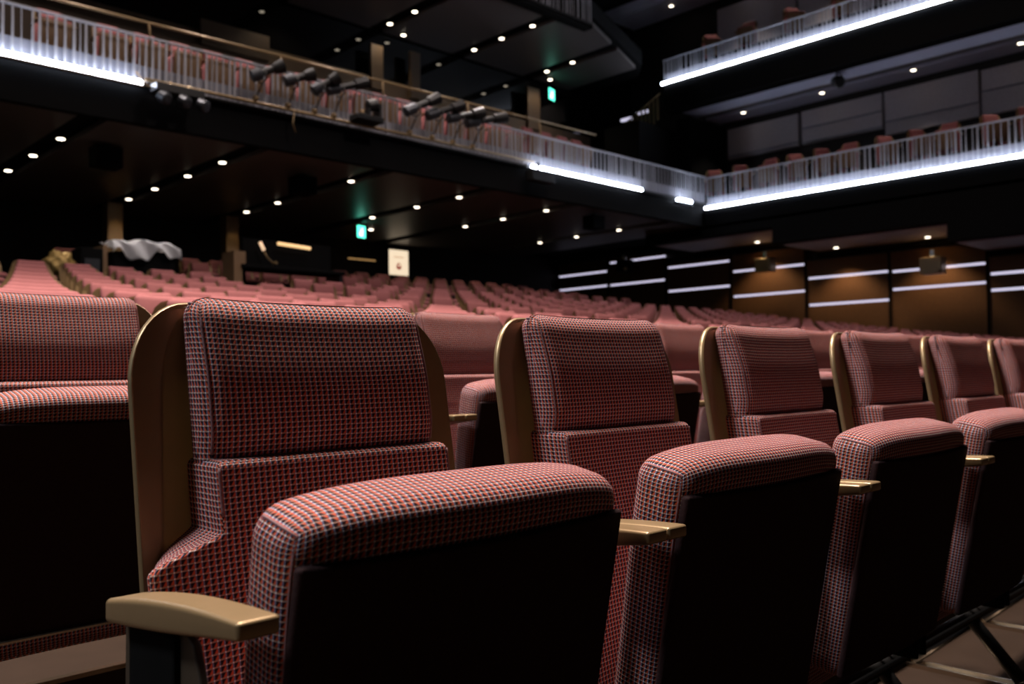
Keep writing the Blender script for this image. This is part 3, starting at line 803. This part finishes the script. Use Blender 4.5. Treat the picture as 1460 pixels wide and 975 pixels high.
for v in bm.verts:
    p = v.co; k = 1 + .16*math.sin(p.x*7+1)*math.sin(p.z*6) + .10*math.sin(p.y*13+p.z*9) + .06*math.sin(p.x*19+p.z*15)
    v.co = Vector((p.x*.19*k, p.y*.17*k, max(-.2, p.z*.20*k)))
o = link('gold_cover', me_from(bm), M_['gold'], None, W(4.02, 13.22, 1.56)); tag(o, 'crumpled shiny gold cover at the left, beside the black rack', 'cover')
o = boxes('equipment_case', [wb(3.83, 4.18, 13.05, 13.4, zf, 1.38)], M_['black'], None, .01); tag(o, 'black case that carries the crumpled gold cover', 'equipment case')
t = thing('desk_lamp', 'operator desk with a glowing amber bar light and a small tilted lamp', 'desk', W(7.5, 13.15, zf))
boxes('desk_top', [((-.9, -.25, .98), (1.0, .3, 1.04))], M_['black'], t, .01)
for x in (-.85, .95): boxes('leg', [((x-.03, -.2, 0), (x+.03, .25, .98))], M_['black_metal'], t)
boxes('screen_back', [((-.75, .05, 1.04), (.9, .1, 1.50))], M_['black'], t, .01)
tube('bar_light', [(-.20, -.1, 1.435), (.40, -.1, 1.405)], .028, mat('amber_bar', (.9, .6, .3), emit=(1, .62, .28), estr=1.1, noise=.01), t)
tube('small_lamp', [(-.52, -.1, 1.43), (-.45, -.1, 1.30)], .028, mat('amber_bar_small', (.9, .6, .4), emit=(1, .66, .40), estr=.9, noise=.01), t)
tube('lamp_neck', [(-.45, -.1, 1.28), (-.40, -.12, 1.18), (-.30, -.12, 1.10), (-.28, -.1, 1.04)], .014, M_['bronze'], t)
lathe('lamp_knob', [(0, .02), (.03, .03), (.06, .02)], (-.28, -.2, 1.10), (0, 1, 0), M_['bronze_light'], t)
boxes('side_board', [((-1.02, -.2, .7), (-.82, .2, 1.24))], M_['wood'], t)
# lit shelf strip at the rear by the poster
o = boxes('rear_shelf_light', [wb(12.96, 13.80, 19.5, 19.55, 3.02, 3.05)], mat('dim_amber', (.6, .4, .2), emit=(.9, .5, .18), estr=.4, noise=.1)); tag(o, 'dim amber strip glowing at the rear wall below the green exit sign', 'light')

# ------------------------------------------------------------------ lighting
def area(name, loc, size, size_y, e, col, target):
    l = bpy.data.lights.new(name, 'AREA'); l.shape = 'RECTANGLE'; l.size = size; l.size_y = size_y; l.energy = e; l.color = col
    o = bpy.data.objects.new(name, l); COL.objects.link(o); o.location = loc
    o.rotation_euler = (Vector(target) - Vector(loc)).to_track_quat('-Z', 'Y').to_euler()
    return o
for l_ in (area('house_light', (8.0, 6.6, 12.4), 20, 6.0, 520, (1.0, .80, .72), (8.0, 6.2, 0)),
           area('house_light', (1.8, 3.5, 8.8), 3.6, 1.2, 690, (1.0, .84, .74), (1.2, 1.5, 0)),
           area('house_light', (-4.6, 3.3, 8.6), 1.4, 1.4, 170, (.92, .95, 1.0), (-4.6, 3.3, 0))):
    l_.data.spread = math.radians(110); l_.rotation_euler = (0, math.radians(-28) if l_.location.x < 0 else 0, 0)
area('gallery_light', (-7.0, 3.8, 5.2), .4, 5, 45, (.60, .78, 1.0), (1.5, 1.6, .7))
for u in (4.3, 6.8, 9.3, 11.7): spotlamp(u, 12.85, 7.55, 380, 84, (1, .86, .80), .06, aim=(u, 13.4, 5.0))  # added spots without fixtures, to brighten the balcony seat fronts
spotlamp(8.0, 2.5, 10.6, 1100, 75, (1, .84, .80), .25, aim=(8.5, 13.2, 4.9))
spotlamp(5.15, 12.75, 3.5, 80, 60, (1, .93, .88), .05, aim=(5.15, 13.0, 2.0))  # added spot with no fixture, to whiten the plastic sheet
wd = bpy.data.worlds.new('world'); S.world = wd; wd.use_nodes = True
wd.node_tree.nodes['Background'].inputs[0].default_value = (.6, .55, .6, 1)
wd.node_tree.nodes['Background'].inputs[1].default_value = .006

# ------------------------------------------------------------------ camera
PP = (730, 487.5); F = 1263.613
def dd(p): return Vector(((p[0]-PP[0])/F, -(p[1]-PP[1])/F, -1.0)).normalized()
X = dd((2040, 512)); Y = dd((-490, 548)); Z = X.cross(Y).normalized()
R = Matrix((X, Y, Z))          # camera -> world
cd = bpy.data.cameras.new('camera'); cam = bpy.data.objects.new('camera', cd); COL.objects.link(cam)
cd.sensor_width = 36; cd.lens = F*36/1460; cd.clip_start = .02; cd.clip_end = 100
cam.matrix_world = Matrix.Translation((0, 0, HC)) @ R.to_4x4()
cd.dof.use_dof = True; cd.dof.focus_distance = 1.20; cd.dof.aperture_fstop = 6.3; cd.dof.aperture_blades = 0
S.camera = cam
S.view_settings.view_transform = 'Standard'; S.view_settings.look = 'None'; S.view_settings.gamma = 1
S.view_settings.use_curve_mapping = False; S.view_settings.exposure = 0
S.cycles.use_denoising = True
try: S.cycles.denoiser = 'OPENIMAGEDENOISE'
except Exception: pass
S.cycles.max_bounces = 6; S.cycles.sample_clamp_indirect = 4.0
